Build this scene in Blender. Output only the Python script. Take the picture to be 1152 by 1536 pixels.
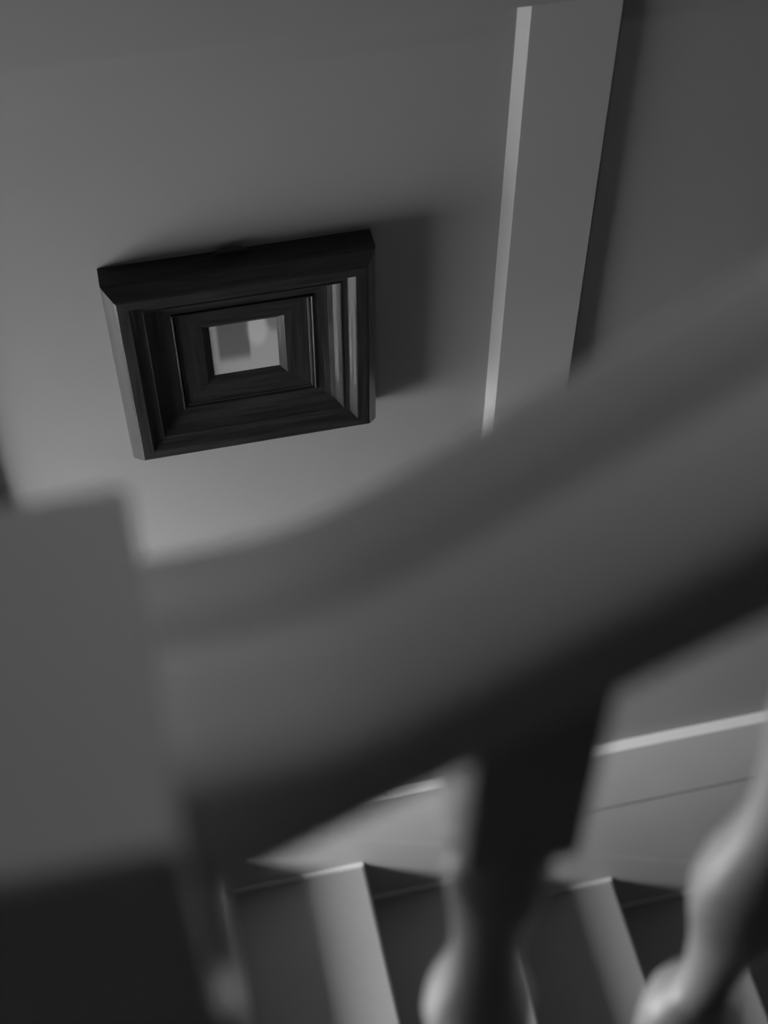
import bpy, bmesh, math, random
from mathutils import Vector, Matrix

for o in list(bpy.data.objects):
    bpy.data.objects.remove(o)
S = bpy.context.scene
COL = S.collection
random.seed(4)

# ------------------------------------------------------------------ camera
# the lens stands at the origin; +X runs along the panelled wall, +Y into it, +Z up
F_PX, PITCH, YAW, ROLL = 2200.0, math.radians(51.4), math.radians(12.9), math.radians(0.28)
fw = Vector((math.sin(YAW)*math.cos(PITCH), math.cos(YAW)*math.cos(PITCH), -math.sin(PITCH)))
r0 = Vector((math.cos(YAW), -math.sin(YAW), 0))
u0 = r0.cross(fw)
rt = r0*math.cos(ROLL) + u0*math.sin(ROLL)
up = -r0*math.sin(ROLL) + u0*math.cos(ROLL)
cam = bpy.data.cameras.new('camera')
cam.sensor_fit = 'VERTICAL'
cam.sensor_width = 36.0
cam.sensor_height = 36.0
cam.lens = F_PX/1536*36.0
cam.clip_start = 0.01
cam.dof.use_dof = True
cam.dof.focus_distance = 1.50
cam.dof.aperture_fstop = 4.6
co = bpy.data.objects.new('camera', cam)
COL.objects.link(co)
m = Matrix((rt, up, -fw)).transposed().to_4x4()
co.matrix_world = m
S.camera = co

# ------------------------------------------------------------------ light and exposure
S.view_settings.view_transform = 'Standard'
S.view_settings.look = 'None'
S.view_settings.gamma = 1.0
S.view_settings.use_curve_mapping = False
S.view_settings.exposure = 0.13
SKY, GROUND = 54.0, 15.5          # daylight outside the stair windows: overcast sky over darker ground
w = bpy.data.worlds.new('world')
S.world = w
w.use_nodes = True
wt = w.node_tree
bg = wt.nodes['Background']
tcw = wt.nodes.new('ShaderNodeTexCoord')
sxw = wt.nodes.new('ShaderNodeSeparateXYZ')
mrw = wt.nodes.new('ShaderNodeMapRange')
mrw.interpolation_type = 'SMOOTHSTEP'
mrw.inputs['From Min'].default_value = -0.15
mrw.inputs['From Max'].default_value = 0.35
mrw.inputs['To Min'].default_value = GROUND
mrw.inputs['To Max'].default_value = SKY
wt.links.new(tcw.outputs['Generated'], sxw.inputs[0])
wt.links.new(sxw.outputs['Z'], mrw.inputs[0])
wt.links.new(mrw.outputs[0], bg.inputs[1])
bg.inputs[0].default_value = (1, 1, 1, 1)

# openings in the left wall: (y0, y1, z0, z1)
XL = -1.0
LWIN = (0.22, 1.02, -1.72, -1.05)
ROOF = (0.34, 0.465, 0.42, 0.54)   # small roof light over the stairwell: (x0, x1, y0, y1)
ZC = 0.72
for nm, loc, rot, sz in (
        ('stair_window_portal', (XL-0.055, (LWIN[0]+LWIN[1])/2, (LWIN[2]+LWIN[3])/2), (0, -math.pi/2, 0), (LWIN[3]-LWIN[2], LWIN[1]-LWIN[0])),
        ('roof_light_portal', ((ROOF[0]+ROOF[1])/2, (ROOF[2]+ROOF[3])/2, ZC+0.04), (0, 0, 0), (ROOF[1]-ROOF[0], ROOF[3]-ROOF[2]))):
    pl = bpy.data.lights.new(nm, 'AREA')
    pl.shape = 'RECTANGLE'
    pl.size, pl.size_y = sz
    pl.cycles.is_portal = True
    po = bpy.data.objects.new(nm, pl)
    po.location = loc
    po.rotation_euler = rot
    COL.objects.link(po)


# ------------------------------------------------------------------ materials
def mat(name, v, rough=0.6, var=0.06, scale=6.0, stretch=(1, 1, 1), bump=0.0, spec=0.5, coat=0.0):
    mt = bpy.data.materials.new(name)
    mt.use_nodes = True
    nt = mt.node_tree
    b = nt.nodes['Principled BSDF']
    b.inputs['Roughness'].default_value = rough
    b.inputs['Specular IOR Level'].default_value = spec
    b.inputs['Coat Weight'].default_value = coat
    tc = nt.nodes.new('ShaderNodeTexCoord')
    mp = nt.nodes.new('ShaderNodeMapping')
    mp.inputs['Scale'].default_value = stretch
    nz = nt.nodes.new('ShaderNodeTexNoise')
    nz.inputs['Scale'].default_value = scale
    nz.inputs['Detail'].default_value = 5
    rp = nt.nodes.new('ShaderNodeValToRGB')
    lo, hi = v*(1-var), v*(1+var)
    rp.color_ramp.elements[0].color = (lo, lo, lo, 1)
    rp.color_ramp.elements[1].color = (hi, hi, hi, 1)
    rp.color_ramp.elements[0].position = 0.3
    rp.color_ramp.elements[1].position = 0.7
    nt.links.new(tc.outputs['Object'], mp.inputs[0])
    nt.links.new(mp.outputs[0], nz.inputs['Vector'])
    nt.links.new(nz.outputs[0], rp.inputs[0])
    nt.links.new(rp.outputs[0], b.inputs['Base Color'])
    if bump:
        bp = nt.nodes.new('ShaderNodeBump')
        bp.inputs['Strength'].default_value = bump
        bp.inputs['Distance'].default_value = 0.002
        nt.links.new(nz.outputs[0], bp.inputs['Height'])
        nt.links.new(bp.outputs[0], b.inputs['Normal'])
    return mt


M_PANEL = mat('painted_panel', 0.255, 0.45, 0.025, 5, bump=0.03)
M_UPRIGHT = mat('painted_upright', 0.31, 0.42, 0.025, 5, bump=0.03)
M_STILE = mat('painted_stile', 0.25, 0.42, 0.025, 5, bump=0.03)
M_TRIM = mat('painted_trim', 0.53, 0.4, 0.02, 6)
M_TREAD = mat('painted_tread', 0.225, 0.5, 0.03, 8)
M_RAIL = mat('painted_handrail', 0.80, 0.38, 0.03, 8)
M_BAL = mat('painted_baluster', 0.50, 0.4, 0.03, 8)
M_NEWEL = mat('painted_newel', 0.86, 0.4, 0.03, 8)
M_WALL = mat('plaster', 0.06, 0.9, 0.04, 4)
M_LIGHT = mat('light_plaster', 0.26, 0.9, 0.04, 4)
M_DARK = mat('dark_boards', 0.05, 0.6, 0.15, 8)
M_FR_H = mat('dark_wood_across', 0.016, 0.5, 0.5, 40, (0.5, 6, 6), 0.25, spec=0.3)
M_FR_V = mat('dark_wood_upright', 0.017, 0.30, 0.5, 40, (6, 6, 0.5), 0.25, spec=0.9, coat=0.4)
M_METAL = mat('dark_metal', 0.02, 0.5, 0.1, 10)


# ------------------------------------------------------------------ helpers
def link(name, bm, mt, parent=None, smooth=False):
    bmesh.ops.recalc_face_normals(bm, faces=bm.faces)
    me = bpy.data.meshes.new(name)
    bm.to_mesh(me)
    bm.free()
    me.materials.append(mt)
    if smooth:
        for p in me.polygons:
            p.use_smooth = True
    o = bpy.data.objects.new(name, me)
    COL.objects.link(o)
    if parent:
        o.parent = parent
        o.matrix_parent_inverse = Matrix.Translation(-parent.location)
    return o


def box_bm(x0, x1, y0, y1, z0, z1, bevel=0.0, seg=2):
    bm = bmesh.new()
    bmesh.ops.create_cube(bm, size=1)
    for v in bm.verts:
        v.co = Vector(((x0+x1)/2 + v.co.x*(x1-x0), (y0+y1)/2 + v.co.y*(y1-y0), (z0+z1)/2 + v.co.z*(z1-z0)))
    if bevel:
        bmesh.ops.bevel(bm, geom=list(bm.edges), offset=bevel, segments=seg, profile=0.5, affect='EDGES')
    return bm


def box(name, x0, x1, y0, y1, z0, z1, mt, parent=None, bevel=0.0, seg=2):
    return link(name, box_bm(x0, x1, y0, y1, z0, z1, bevel, seg), mt, parent)


def prism(name, poly, a0, a1, mt, parent=None, axis='Y', bevel=0.0):
    """closed polygon (two coordinates) pushed along an axis"""
    bm = bmesh.new()
    def P(p, a):
        if axis == 'Y':
            return Vector((p[0], a, p[1]))
        if axis == 'X':
            return Vector((a, p[0], p[1]))
        return Vector((p[0], p[1], a))
    A = [bm.verts.new(P(p, a0)) for p in poly]
    B = [bm.verts.new(P(p, a1)) for p in poly]
    bm.faces.new(A)
    bm.faces.new(B[::-1])
    n = len(poly)
    for i in range(n):
        bm.faces.new((A[i], A[(i+1) % n], B[(i+1) % n], B[i]))
    if bevel:
        bmesh.ops.bevel(bm, geom=list(bm.edges), offset=bevel, segments=2, profile=0.5, affect='EDGES')
    return link(name, bm, mt, parent)


def structure(o):
    o['kind'] = 'structure'
    return o


def thing(name, label, cat, loc):
    o = bpy.data.objects.new(name, None)
    o.location = loc
    COL.objects.link(o)
    o['label'] = label
    o['category'] = cat
    return o


# ------------------------------------------------------------------ room shell
XR, YB, YF, ZF = 2.3, 1.115, -1.4, -3.75
FACE = 1.085                      # face of stiles and rails
FIELD = 1.100                     # face of the recessed panels

wb = structure(box('wall_back', XL-0.1, XR+0.1, YB, YB+0.1, ZF-0.1, ZC+0.1, M_STILE))


def panel(x0, x1, z0, z1, b=0.008, lip=False):
    """recessed field board plus its four bevels, one mesh; x0..z1 are the edges of the field"""
    bm = bmesh.new()
    f = [bm.verts.new((x, FIELD, z)) for x, z in ((x0, z0), (x1, z0), (x1, z1), (x0, z1))]
    g = [bm.verts.new((x, FACE, z)) for x, z in ((x0-b, z0-b), (x1+b, z0-b), (x1+b, z1+b), (x0-b, z1+b))]
    h = [bm.verts.new((v.co.x, YB, v.co.z)) for v in g]
    bm.faces.new(f)
    bm.faces.new(h[::-1])
    for i in range(4):
        j = (i+1) % 4
        if i or not lip:
            bm.faces.new((f[i], f[j], g[j], g[i]))
        bm.faces.new((g[i], g[j], h[j], h[i]))
    o = link('panel', bm, M_PANEL, wb)
    if lip:                        # white sloping moulding along the foot of the field
        bm = bmesh.new()
        q = [bm.verts.new((x, y, z)) for x, y, z in ((x0, FIELD, z0), (x1, FIELD, z0), (x1+b, FACE, z0-b), (x0-b, FACE, z0-b), (x1, FIELD, z0-b), (x0, FIELD, z0-b))]
        for k in ((0, 1, 2, 3), (3, 2, 4, 5), (5, 4, 1, 0), (0, 3, 5), (1, 4, 2)):
            bm.faces.new([q[i] for i in k])
        link('moulding', bm, M_TRIM, wb)
    return o


B = 0.008
ZB, ZT = -2.127, -0.731           # lower and upper edges of the panel fields
panel(-0.185, 0.3705, ZB, ZT, lip=True)
panel(0.471, 1.03, ZB, ZT, lip=True)
panel(-0.745, -0.290, ZB+0.28, ZT)
panel(1.13, 1.69, ZB, ZT, lip=True)
def stile(x0, x1, z0=None, z1=None):
    return box('stile', x0, x1, FACE, YB, ZB-B if z0 is None else z0, ZT+B if z1 is None else z1, M_UPRIGHT, wb)
stile(0.3705+B, 0.471-B)
stile(-0.290+B, -0.185-B, z0=-2.337)
stile(1.03+B, 1.13-B)
stile(1.69+B, XR)
stile(XL, -0.745-B, z0=ZB+0.28-B)
box('rail', XL, XR, FACE, YB, ZT+B, ZT+B+0.11, M_STILE, wb)
box('rail', -0.185-B+0.0001, XR, FACE, YB, -2.337, ZB-B, M_TRIM, wb)
box('rail', XL, -0.290+B-0.0001, FACE, YB, -2.337, ZB+0.28-B, M_STILE, wb)
prism('skirting', [(FACE, -2.3405), (FACE, ZF), (YB, ZF), (YB, -2.43)], XL, XR, M_TRIM, wb, axis='X')   # top cut away behind: an open joint under the rail
panel(-0.185, 0.3705, ZT+0.13, ZC-0.08)
panel(0.471, 1.03, ZT+0.13, ZC-0.08)

# left wall and ceiling, built round their openings
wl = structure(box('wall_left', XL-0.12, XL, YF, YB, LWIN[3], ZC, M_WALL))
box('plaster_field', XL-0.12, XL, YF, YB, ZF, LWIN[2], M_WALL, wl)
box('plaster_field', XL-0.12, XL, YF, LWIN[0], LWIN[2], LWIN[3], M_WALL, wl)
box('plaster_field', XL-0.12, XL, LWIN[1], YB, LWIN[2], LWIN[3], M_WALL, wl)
wf = structure(box('window_1', XL-0.012, XL+0.012, LWIN[0]-0.05, LWIN[1]+0.05, LWIN[2]-0.03, LWIN[2], M_TRIM, None, 0.003))
for (y0, y1, z0, z1) in ((LWIN[0]-0.05, LWIN[1]+0.05, LWIN[3], LWIN[3]+0.05), (LWIN[0]-0.05, LWIN[0], LWIN[2], LWIN[3]), (LWIN[1], LWIN[1]+0.05, LWIN[2], LWIN[3])):
    box('architrave', XL+0.0002, XL+0.012, y0, y1, z0, z1, M_TRIM, wf)
# thin clear panes in both openings
gm = bpy.data.materials.new('window_glass')
gm.use_nodes = True
gt = gm.node_tree
gt.nodes.clear()
tr = gt.nodes.new('ShaderNodeBsdfTransparent')
gl = gt.nodes.new('ShaderNodeBsdfGlossy')
gl.inputs['Roughness'].default_value = 0.05
mx = gt.nodes.new('ShaderNodeMixShader')
mx.inputs[0].default_value = 0.04
go = gt.nodes.new('ShaderNodeOutputMaterial')
gt.links.new(tr.outputs[0], mx.inputs[1])
gt.links.new(gl.outputs[0], mx.inputs[2])
gt.links.new(mx.outputs[0], go.inputs[0])
box('pane', XL-0.092, XL-0.088, LWIN[0], LWIN[1], LWIN[2], LWIN[3], gm, wf)
structure(box('window_2', ROOF[0], ROOF[1], ROOF[2], ROOF[3], ZC+0.072, ZC+0.076, gm))
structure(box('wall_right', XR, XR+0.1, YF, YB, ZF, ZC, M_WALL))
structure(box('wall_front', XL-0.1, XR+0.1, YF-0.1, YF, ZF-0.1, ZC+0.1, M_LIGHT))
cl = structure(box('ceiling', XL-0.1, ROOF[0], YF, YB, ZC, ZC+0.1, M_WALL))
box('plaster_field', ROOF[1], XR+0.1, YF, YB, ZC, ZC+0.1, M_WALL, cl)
box('plaster_field', ROOF[0], ROOF[1], YF, ROOF[2], ZC, ZC+0.1, M_WALL, cl)
box('plaster_field', ROOF[0], ROOF[1], ROOF[3], YB, ZC, ZC+0.1, M_WALL, cl)
structure(box('floor', XL, XR, YF, YB, ZF-0.1, ZF, M_DARK))

# ------------------------------------------------------------------ lower flight, going down to the right along the wall
XN, ZN, GO, RI = -0.0253, -2.2005, 0.2421, 0.1454
SF = 1.079                        # face of the wall stringer
YS = 0.34                         # near edge of the flight
st = thing('staircase', 'white painted lower staircase going down to the right along the panelled wall', 'staircase',
           (XN, 0.7, ZF))
TT = 0.028
def nose(n):
    return XN + GO*n, ZN - RI*n
for n in range(-2, 10):
    xn, zn = nose(n)
    xb = xn - GO - 0.004 + 0.0
    # tread: rounded nosing on the right
    poly = [(xb, zn), (xb, zn-TT)]
    for k in range(7):
        a = -math.pi/2 + math.pi*k/6
        poly.append((xn - TT/2*0.5 + TT/2*0.5*math.cos(a), zn - TT/2 + TT/2*math.sin(a)))
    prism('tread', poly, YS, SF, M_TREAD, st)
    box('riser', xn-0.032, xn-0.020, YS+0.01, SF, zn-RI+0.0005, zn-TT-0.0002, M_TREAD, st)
    # small quadrant bead where tread meets the stringer
    bm = bmesh.new()
    q = [(SF, zn), (SF, zn+0.006)] + [(SF-0.006*math.sin(a), zn+0.006*math.cos(a)) for a in [math.pi/2*i/5 for i in range(1, 6)]]
    prism('bead', q, xn-GO+0.012, xn-0.004, M_TRIM, st, axis='X')
# half landing at the head of the flight
xh, zh = nose(-3)
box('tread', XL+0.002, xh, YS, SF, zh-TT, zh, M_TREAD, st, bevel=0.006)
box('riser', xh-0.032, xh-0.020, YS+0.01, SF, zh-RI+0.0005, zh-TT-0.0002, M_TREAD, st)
def sl(x):
    return ZN - RI/GO*(x-XN)
x0, x1 = XL+0.004, nose(9)[0]
bm = bmesh.new()
def sv(x, y, dz):
    return bm.verts.new((x, y, sl(x)+dz))
BK2 = FACE-0.0002
va = [sv(x0, SF, -0.24), sv(x0, SF, 0.085), sv(x0, BK2, 0.097), sv(x0, BK2, -0.24)]
vb = [sv(x1, SF, -0.24), sv(x1, SF, 0.085), sv(x1, BK2, 0.097), sv(x1, BK2, -0.24)]
bm.faces.new(va)
bm.faces.new(vb[::-1])
for k in range(4):
    bm.faces.new((va[k], va[(k+1) % 4], vb[(k+1) % 4], vb[k]))
link('stringer', bm, M_TRIM, st)
prism('stringer', [(xh, sl(xh)-0.025), (x1, sl(x1)-0.025), (x1, sl(x1)-0.26), (xh, sl(xh)-0.26)], YS-0.025, YS-0.0002, M_TRIM, st, bevel=0.003)

# ------------------------------------------------------------------ upper landing, upper flight and its banister (nearest the lens)
LAND = -1.32
structure(box('trim_1', XL, 0.03, YF, 0.262, LAND-0.22, LAND, M_DARK))
uf = thing('staircase', 'dark upper flight of stairs rising to the right under the banister', 'staircase', (0.6, -0.3, LAND))
for n in range(6):
    xa = 0.02 + GO*n
    za = LAND + RI*(n+1)
    box('tread', xa, xa+GO+0.02, -0.62, 0.135, za-TT, za, M_DARK, uf, bevel=0.006)
    box('riser', xa+0.02, xa+0.032, -0.62, 0.135, za-RI+0.0002, za-TT-0.0002, M_DARK, uf)
SLO = 0.60
def us(x):
    return LAND + 0.20 + SLO*(x-0.035)

ban = thing('banister', 'pale painted banister with square newel, moulded handrail and turned balusters, nearest the viewer', 'banister',
            (-0.07, 0.2035, LAND))
prism('stringer', [(0.035, us(0.035)), (1.4, us(1.4)), (1.4, us(1.4)-0.40), (0.30, us(0.30)-0.40), (0.035, LAND+0.001)], 0.160, 0.244, M_TRIM, ban, bevel=0.003)
# newel post: square block with a chamfered flat cap, turned shaft, square foot
NXC, NYC, NH = -0.0610, 0.1895, 0.0505
bm = box_bm(NXC-NH, NXC+NH, NYC-NH, NYC+NH, -0.3745, -0.281)
tops = [f for f in bm.faces if f.normal.z > 0.9]
bmesh.ops.inset_region(bm, faces=tops, thickness=0.0025, depth=0.0)
for f in tops:
    for v in f.verts:
        v.co.z = -0.278
collar = box_bm(NXC-NH, -0.0045, NYC-NH, NYC+NH, -0.614, -0.374)
me = bpy.data.meshes.new('tmp')
collar.to_mesh(me)
collar.free()
bm.from_mesh(me)
bpy.data.meshes.remove(me)
foot = box_bm(NXC-NH, NXC+NH, NYC-NH, NYC+NH, LAND+0.0002, LAND+0.26)
me = bpy.data.meshes.new('tmp')
foot.to_mesh(me)
foot.free()
bm.from_mesh(me)
bpy.data.meshes.remove(me)
NT = [(-0.613, 0.036), (-0.624, 0.040), (-0.632, 0.040), (-0.640, 0.030), (-0.655, 0.027), (-0.720, 0.027), (-0.760, 0.029), (-0.820, 0.032),
      (-0.900, 0.033), (-0.980, 0.030), (-1.010, 0.030), (-1.020, 0.040), (-1.035, 0.044), (-1.050, 0.044), (-1.062, 0.040)]
Rn = [[bm.verts.new((NXC+r*math.cos(2*math.pi*k/28), NYC+r*math.sin(2*math.pi*k/28), z)) for k in range(28)] for z, r in NT]
for p, q in zip(Rn, Rn[1:]):
    for k in range(28):
        f = bm.faces.new((p[k], p[(k+1) % 28], q[(k+1) % 28], q[k]))
        f.smooth = True
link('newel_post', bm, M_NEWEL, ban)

def smooth_ramp(x, k=0.02, x0=0.031):
    t = (x - x0)/k
    return k*math.log1p(math.exp(t)) if t < 30 else x - x0
def rail_top(x):
    return -0.3035 + 0.63*smooth_ramp(x, 0.008)
def rail_bot(x):
    return -0.3645 + 0.605*(x-0.008)
PROF = [  # (y, where, offset): t = from the top, b = from the bottom
    (0.180, 'b', 0.0), (0.172, 'b', 0.003), (0.168, 'b', 0.010),
    (0.1675, 't', -0.015), (0.1688, 't', -0.008), (0.173, 't', -0.003), (0.180, 't', -0.0007), (0.188, 't', 0.0),
    (0.194, 't', -0.001), (0.199, 't', -0.004), (0.203, 't', -0.0080), (0.207, 't', -0.0125), (0.2105, 't', -0.0140), (0.2135, 't', -0.0125),
    (0.2165, 't', -0.0080), (0.220, 't', -0.0052), (0.230, 't', -0.004), (0.236, 't', -0.0052), (0.241, 't', -0.0085), (0.2445, 't', -0.014), (0.245, 't', -0.020),
    (0.243, 'b', 0.008), (0.240, 'b', 0.002), (0.234, 'b', 0.0)]
bm = bmesh.new()
rings = []
N = 90
for i in range(N+1):
    x = -0.0108 + (1.35+0.0108)*(i/N)**1.8
    zt, zb = rail_top(x), rail_bot(x)
    rings.append([bm.verts.new((x, y, (zt+o) if wv == 't' else (zb+o))) for y, wv, o in PROF])
for a, b in zip(rings, rings[1:]):
    for k in range(len(PROF)):
        j = (k+1) % len(PROF)
        bm.faces.new((a[k], a[j], b[j], b[k]))
bm.faces.new(rings[0])
bm.faces.new(rings[-1][::-1])
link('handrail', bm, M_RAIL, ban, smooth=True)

# turned baluster: (height below the foot of the top block, radius)
TURN = [(0.0, 0.0160), (0.004, 0.0172), (0.012, 0.0172), (0.016, 0.0130), (0.022, 0.0128), (0.027, 0.0165), (0.040, 0.0165), (0.052, 0.0150),
        (0.068, 0.0135), (0.085, 0.0123), (0.100, 0.0122), (0.113, 0.0135), (0.128, 0.0165), (0.142, 0.0195), (0.156, 0.0205), (0.170, 0.0190),
        (0.188, 0.0155), (0.210, 0.0125), (0.232, 0.0108), (0.248, 0.0106), (0.256, 0.0140), (0.262, 0.0180), (0.272, 0.0205), (0.290, 0.0210),
        (0.340, 0.0185), (0.420, 0.0150), (0.480, 0.0130), (0.500, 0.0128), (0.508, 0.0165), (0.518, 0.0165), (0.524, 0.0150), (0.530, 0.0165)]
HB = 0.0187
BK = 1.09                          # overall size of the turning
def baluster(xc, yc):
    bm = bmesh.new()
    zb = rail_bot(xc)
    zf = -0.425 + SLO*(xc-0.0867)      # foot of the top block
    top = box_bm(xc-HB, xc+HB, yc-HB, yc+HB, zf, zb+0.001, 0.0015, 2)
    for v in top.verts:                # top follows the slope of the rail
        if v.co.z > zb-0.004:
            v.co.z += SLO*(v.co.x-xc) - 0.0004
    foot_top = zf-0.530*BK
    foot_bot = us(xc)
    low = box_bm(xc-HB, xc+HB, yc-HB, yc+HB, foot_bot, foot_top, 0.0015, 2)
    for v in low.verts:
        if v.co.z < foot_bot+0.004:
            v.co.z += SLO*(v.co.x-xc)
    for s in (top, low):
        me = bpy.data.meshes.new('tmp')
        s.to_mesh(me)
        s.free()
        bm.from_mesh(me)
        bpy.data.meshes.remove(me)
    R = []
    K = 24
    for h, r in TURN:
        R.append([bm.verts.new((xc+BK*r*math.cos(2*math.pi*k/K), yc+BK*r*math.sin(2*math.pi*k/K), zf-BK*h)) for k in range(K)])
    for a, b in zip(R, R[1:]):
        for k in range(K):
            f = bm.faces.new((a[k], a[(k+1) % K], b[(k+1) % K], b[k]))
            f.smooth = True
    return link('baluster', bm, M_BAL, ban)
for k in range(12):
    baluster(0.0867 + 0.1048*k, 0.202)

# ------------------------------------------------------------------ the picture on the wall
X0, X1, Z0, Z1 = -0.0335, 0.236, -1.2075, -0.9595
fr = thing('picture_frame', 'small dark wooden picture frame with deep stepped moulding hung on the panelled wall', 'picture frame',
           ((X0+X1)/2, FIELD, Z0))
# moulding section: t from the outside edge (0) to the opening (1), y in the room
SEC = [(0.0, FIELD-0.0005), (0.0, 1.0735), (0.012, 1.0705), (0.105, 1.0565), (0.125, 1.0555), (0.232, 1.0550), (0.245, 1.0558),
       (0.262, 1.0575), (0.280, 1.0597), (0.298, 1.0613), (0.308, 1.0618), (0.360, 1.0620), (0.368, 1.0612), (0.378, 1.0615),
       (0.390, 1.0640), (0.408, 1.0668), (0.440, 1.0698), (0.490, 1.0721), (0.550, 1.0735), (0.610, 1.0740), (0.625, 1.0742),
       (0.632, 1.0722), (0.642, 1.0718), (0.652, 1.0728), (0.658, 1.0748), (0.668, 1.0738), (0.680, 1.0742), (0.690, 1.0758), (0.925, 1.0762), (0.932, 1.0766), (1.0, 1.0805), (1.0, FIELD-0.0005)]
TL, TR, TB, TU = 0.0985, 0.102, 0.0975, 0.081      # widths of the left, right, lower and upper lengths
def moulding(side):
    bm = bmesh.new()
    e0, e1 = [], []
    for t, y in SEC:
        xl, xr, zb, zu = X0+t*TL, X1-t*TR, Z0+t*TB, Z1-t*TU
        c = {'bl': (xl, zb), 'br': (xr, zb), 'tr': (xr, zu), 'tl': (xl, zu)}
        a, b = {'bottom': ('bl', 'br'), 'right': ('br', 'tr'), 'top': ('tr', 'tl'), 'left': ('tl', 'bl')}[side]
        e0.append(bm.verts.new((c[a][0], y, c[a][1])))
        e1.append(bm.verts.new((c[b][0], y, c[b][1])))
    n = len(SEC)
    for i in range(n):
        j = (i+1) % n
        bm.faces.new((e0[i], e0[j], e1[j], e1[i]))
    bm.faces.new(e0[::-1])
    bm.faces.new(e1)
    return link('moulding', bm, M_FR_H if side in ('top', 'bottom') else M_FR_V, fr)
for s in ('top', 'right', 'bottom', 'left'):
    moulding(s)

# the print in the opening: a flat pale card with a soft grey rectangle and two blurred blobs
pm = bpy.data.materials.new('blurred_print')
pm.use_nodes = True
nt = pm.node_tree
bs = nt.nodes['Principled BSDF']
bs.inputs['Roughness'].default_value = 0.35
tc = nt.nodes.new('ShaderNodeTexCoord')
sx = nt.nodes.new('ShaderNodeSeparateXYZ')
nt.links.new(tc.outputs['Generated'], sx.inputs[0])
def mr(src, a, b):
    n = nt.nodes.new('ShaderNodeMapRange')
    n.interpolation_type = 'SMOOTHSTEP'
    n.inputs['From Min'].default_value = a
    n.inputs['From Max'].default_value = b
    nt.links.new(src, n.inputs[0])
    return n.outputs[0]
def op(kind, a, b=None):
    n = nt.nodes.new('ShaderNodeMath')
    n.operation = kind
    for i, q in enumerate((a, b)):
        if q is None:
            continue
        if isinstance(q, (int, float)):
            n.inputs[i].default_value = q
        else:
            nt.links.new(q, n.inputs[i])
    return n.outputs[0]
U, V = sx.outputs['X'], sx.outputs['Z']
def blob(u, v, ru, rv, soft):
    d = op('SQRT', op('ADD', op('POWER', op('ABSOLUTE', op('DIVIDE', op('SUBTRACT', U, u), ru)), 2.0),
                      op('POWER', op('ABSOLUTE', op('DIVIDE', op('SUBTRACT', V, v), rv)), 2.0)))
    return op('SUBTRACT', 1.0, mr(d, 1-soft, 1+soft))
rect = op('MULTIPLY', op('MULTIPLY', mr(U, 0.09, 0.16), op('SUBTRACT', 1.0, mr(U, 0.55, 0.60))), mr(V, 0.16, 0.42))
val = op('SUBTRACT', 0.42, op('MULTIPLY', rect, 0.27))
val = op('ADD', val, op('MULTIPLY', blob(0.69, 0.80, 0.14, 0.30, 0.35), 0.15))
val = op('SUBTRACT', val, op('MULTIPLY', blob(0.96, 1.0, 0.14, 0.28, 0.35), 0.18))
cc = nt.nodes.new('ShaderNodeCombineColor')
for i in range(3):
    nt.links.new(val, cc.inputs[i])
nt.links.new(cc.outputs[0], bs.inputs['Base Color'])
box('print', X0+TL-0.002, X1-TR+0.002, 1.0808, 1.0840, Z0+TB-0.002, Z1-TU+0.002, pm, fr)
# hanging loop on the back of the top moulding
bm = bmesh.new()
pts = [(0.096+0.017*math.cos(a), Z1+0.0085*math.sin(a)) for a in [math.pi*i/10 for i in range(11)]]
A = [bm.verts.new((x, 1.091, z)) for x, z in pts]
Bv = [bm.verts.new((x, 1.094, z)) for x, z in pts]
bm.faces.new(A)
bm.faces.new(Bv[::-1])
for i in range(11):
    j = (i+1) % 11
    bm.faces.new((A[i], A[j], Bv[j], Bv[i]))
link('hanger', bm, M_METAL, fr)
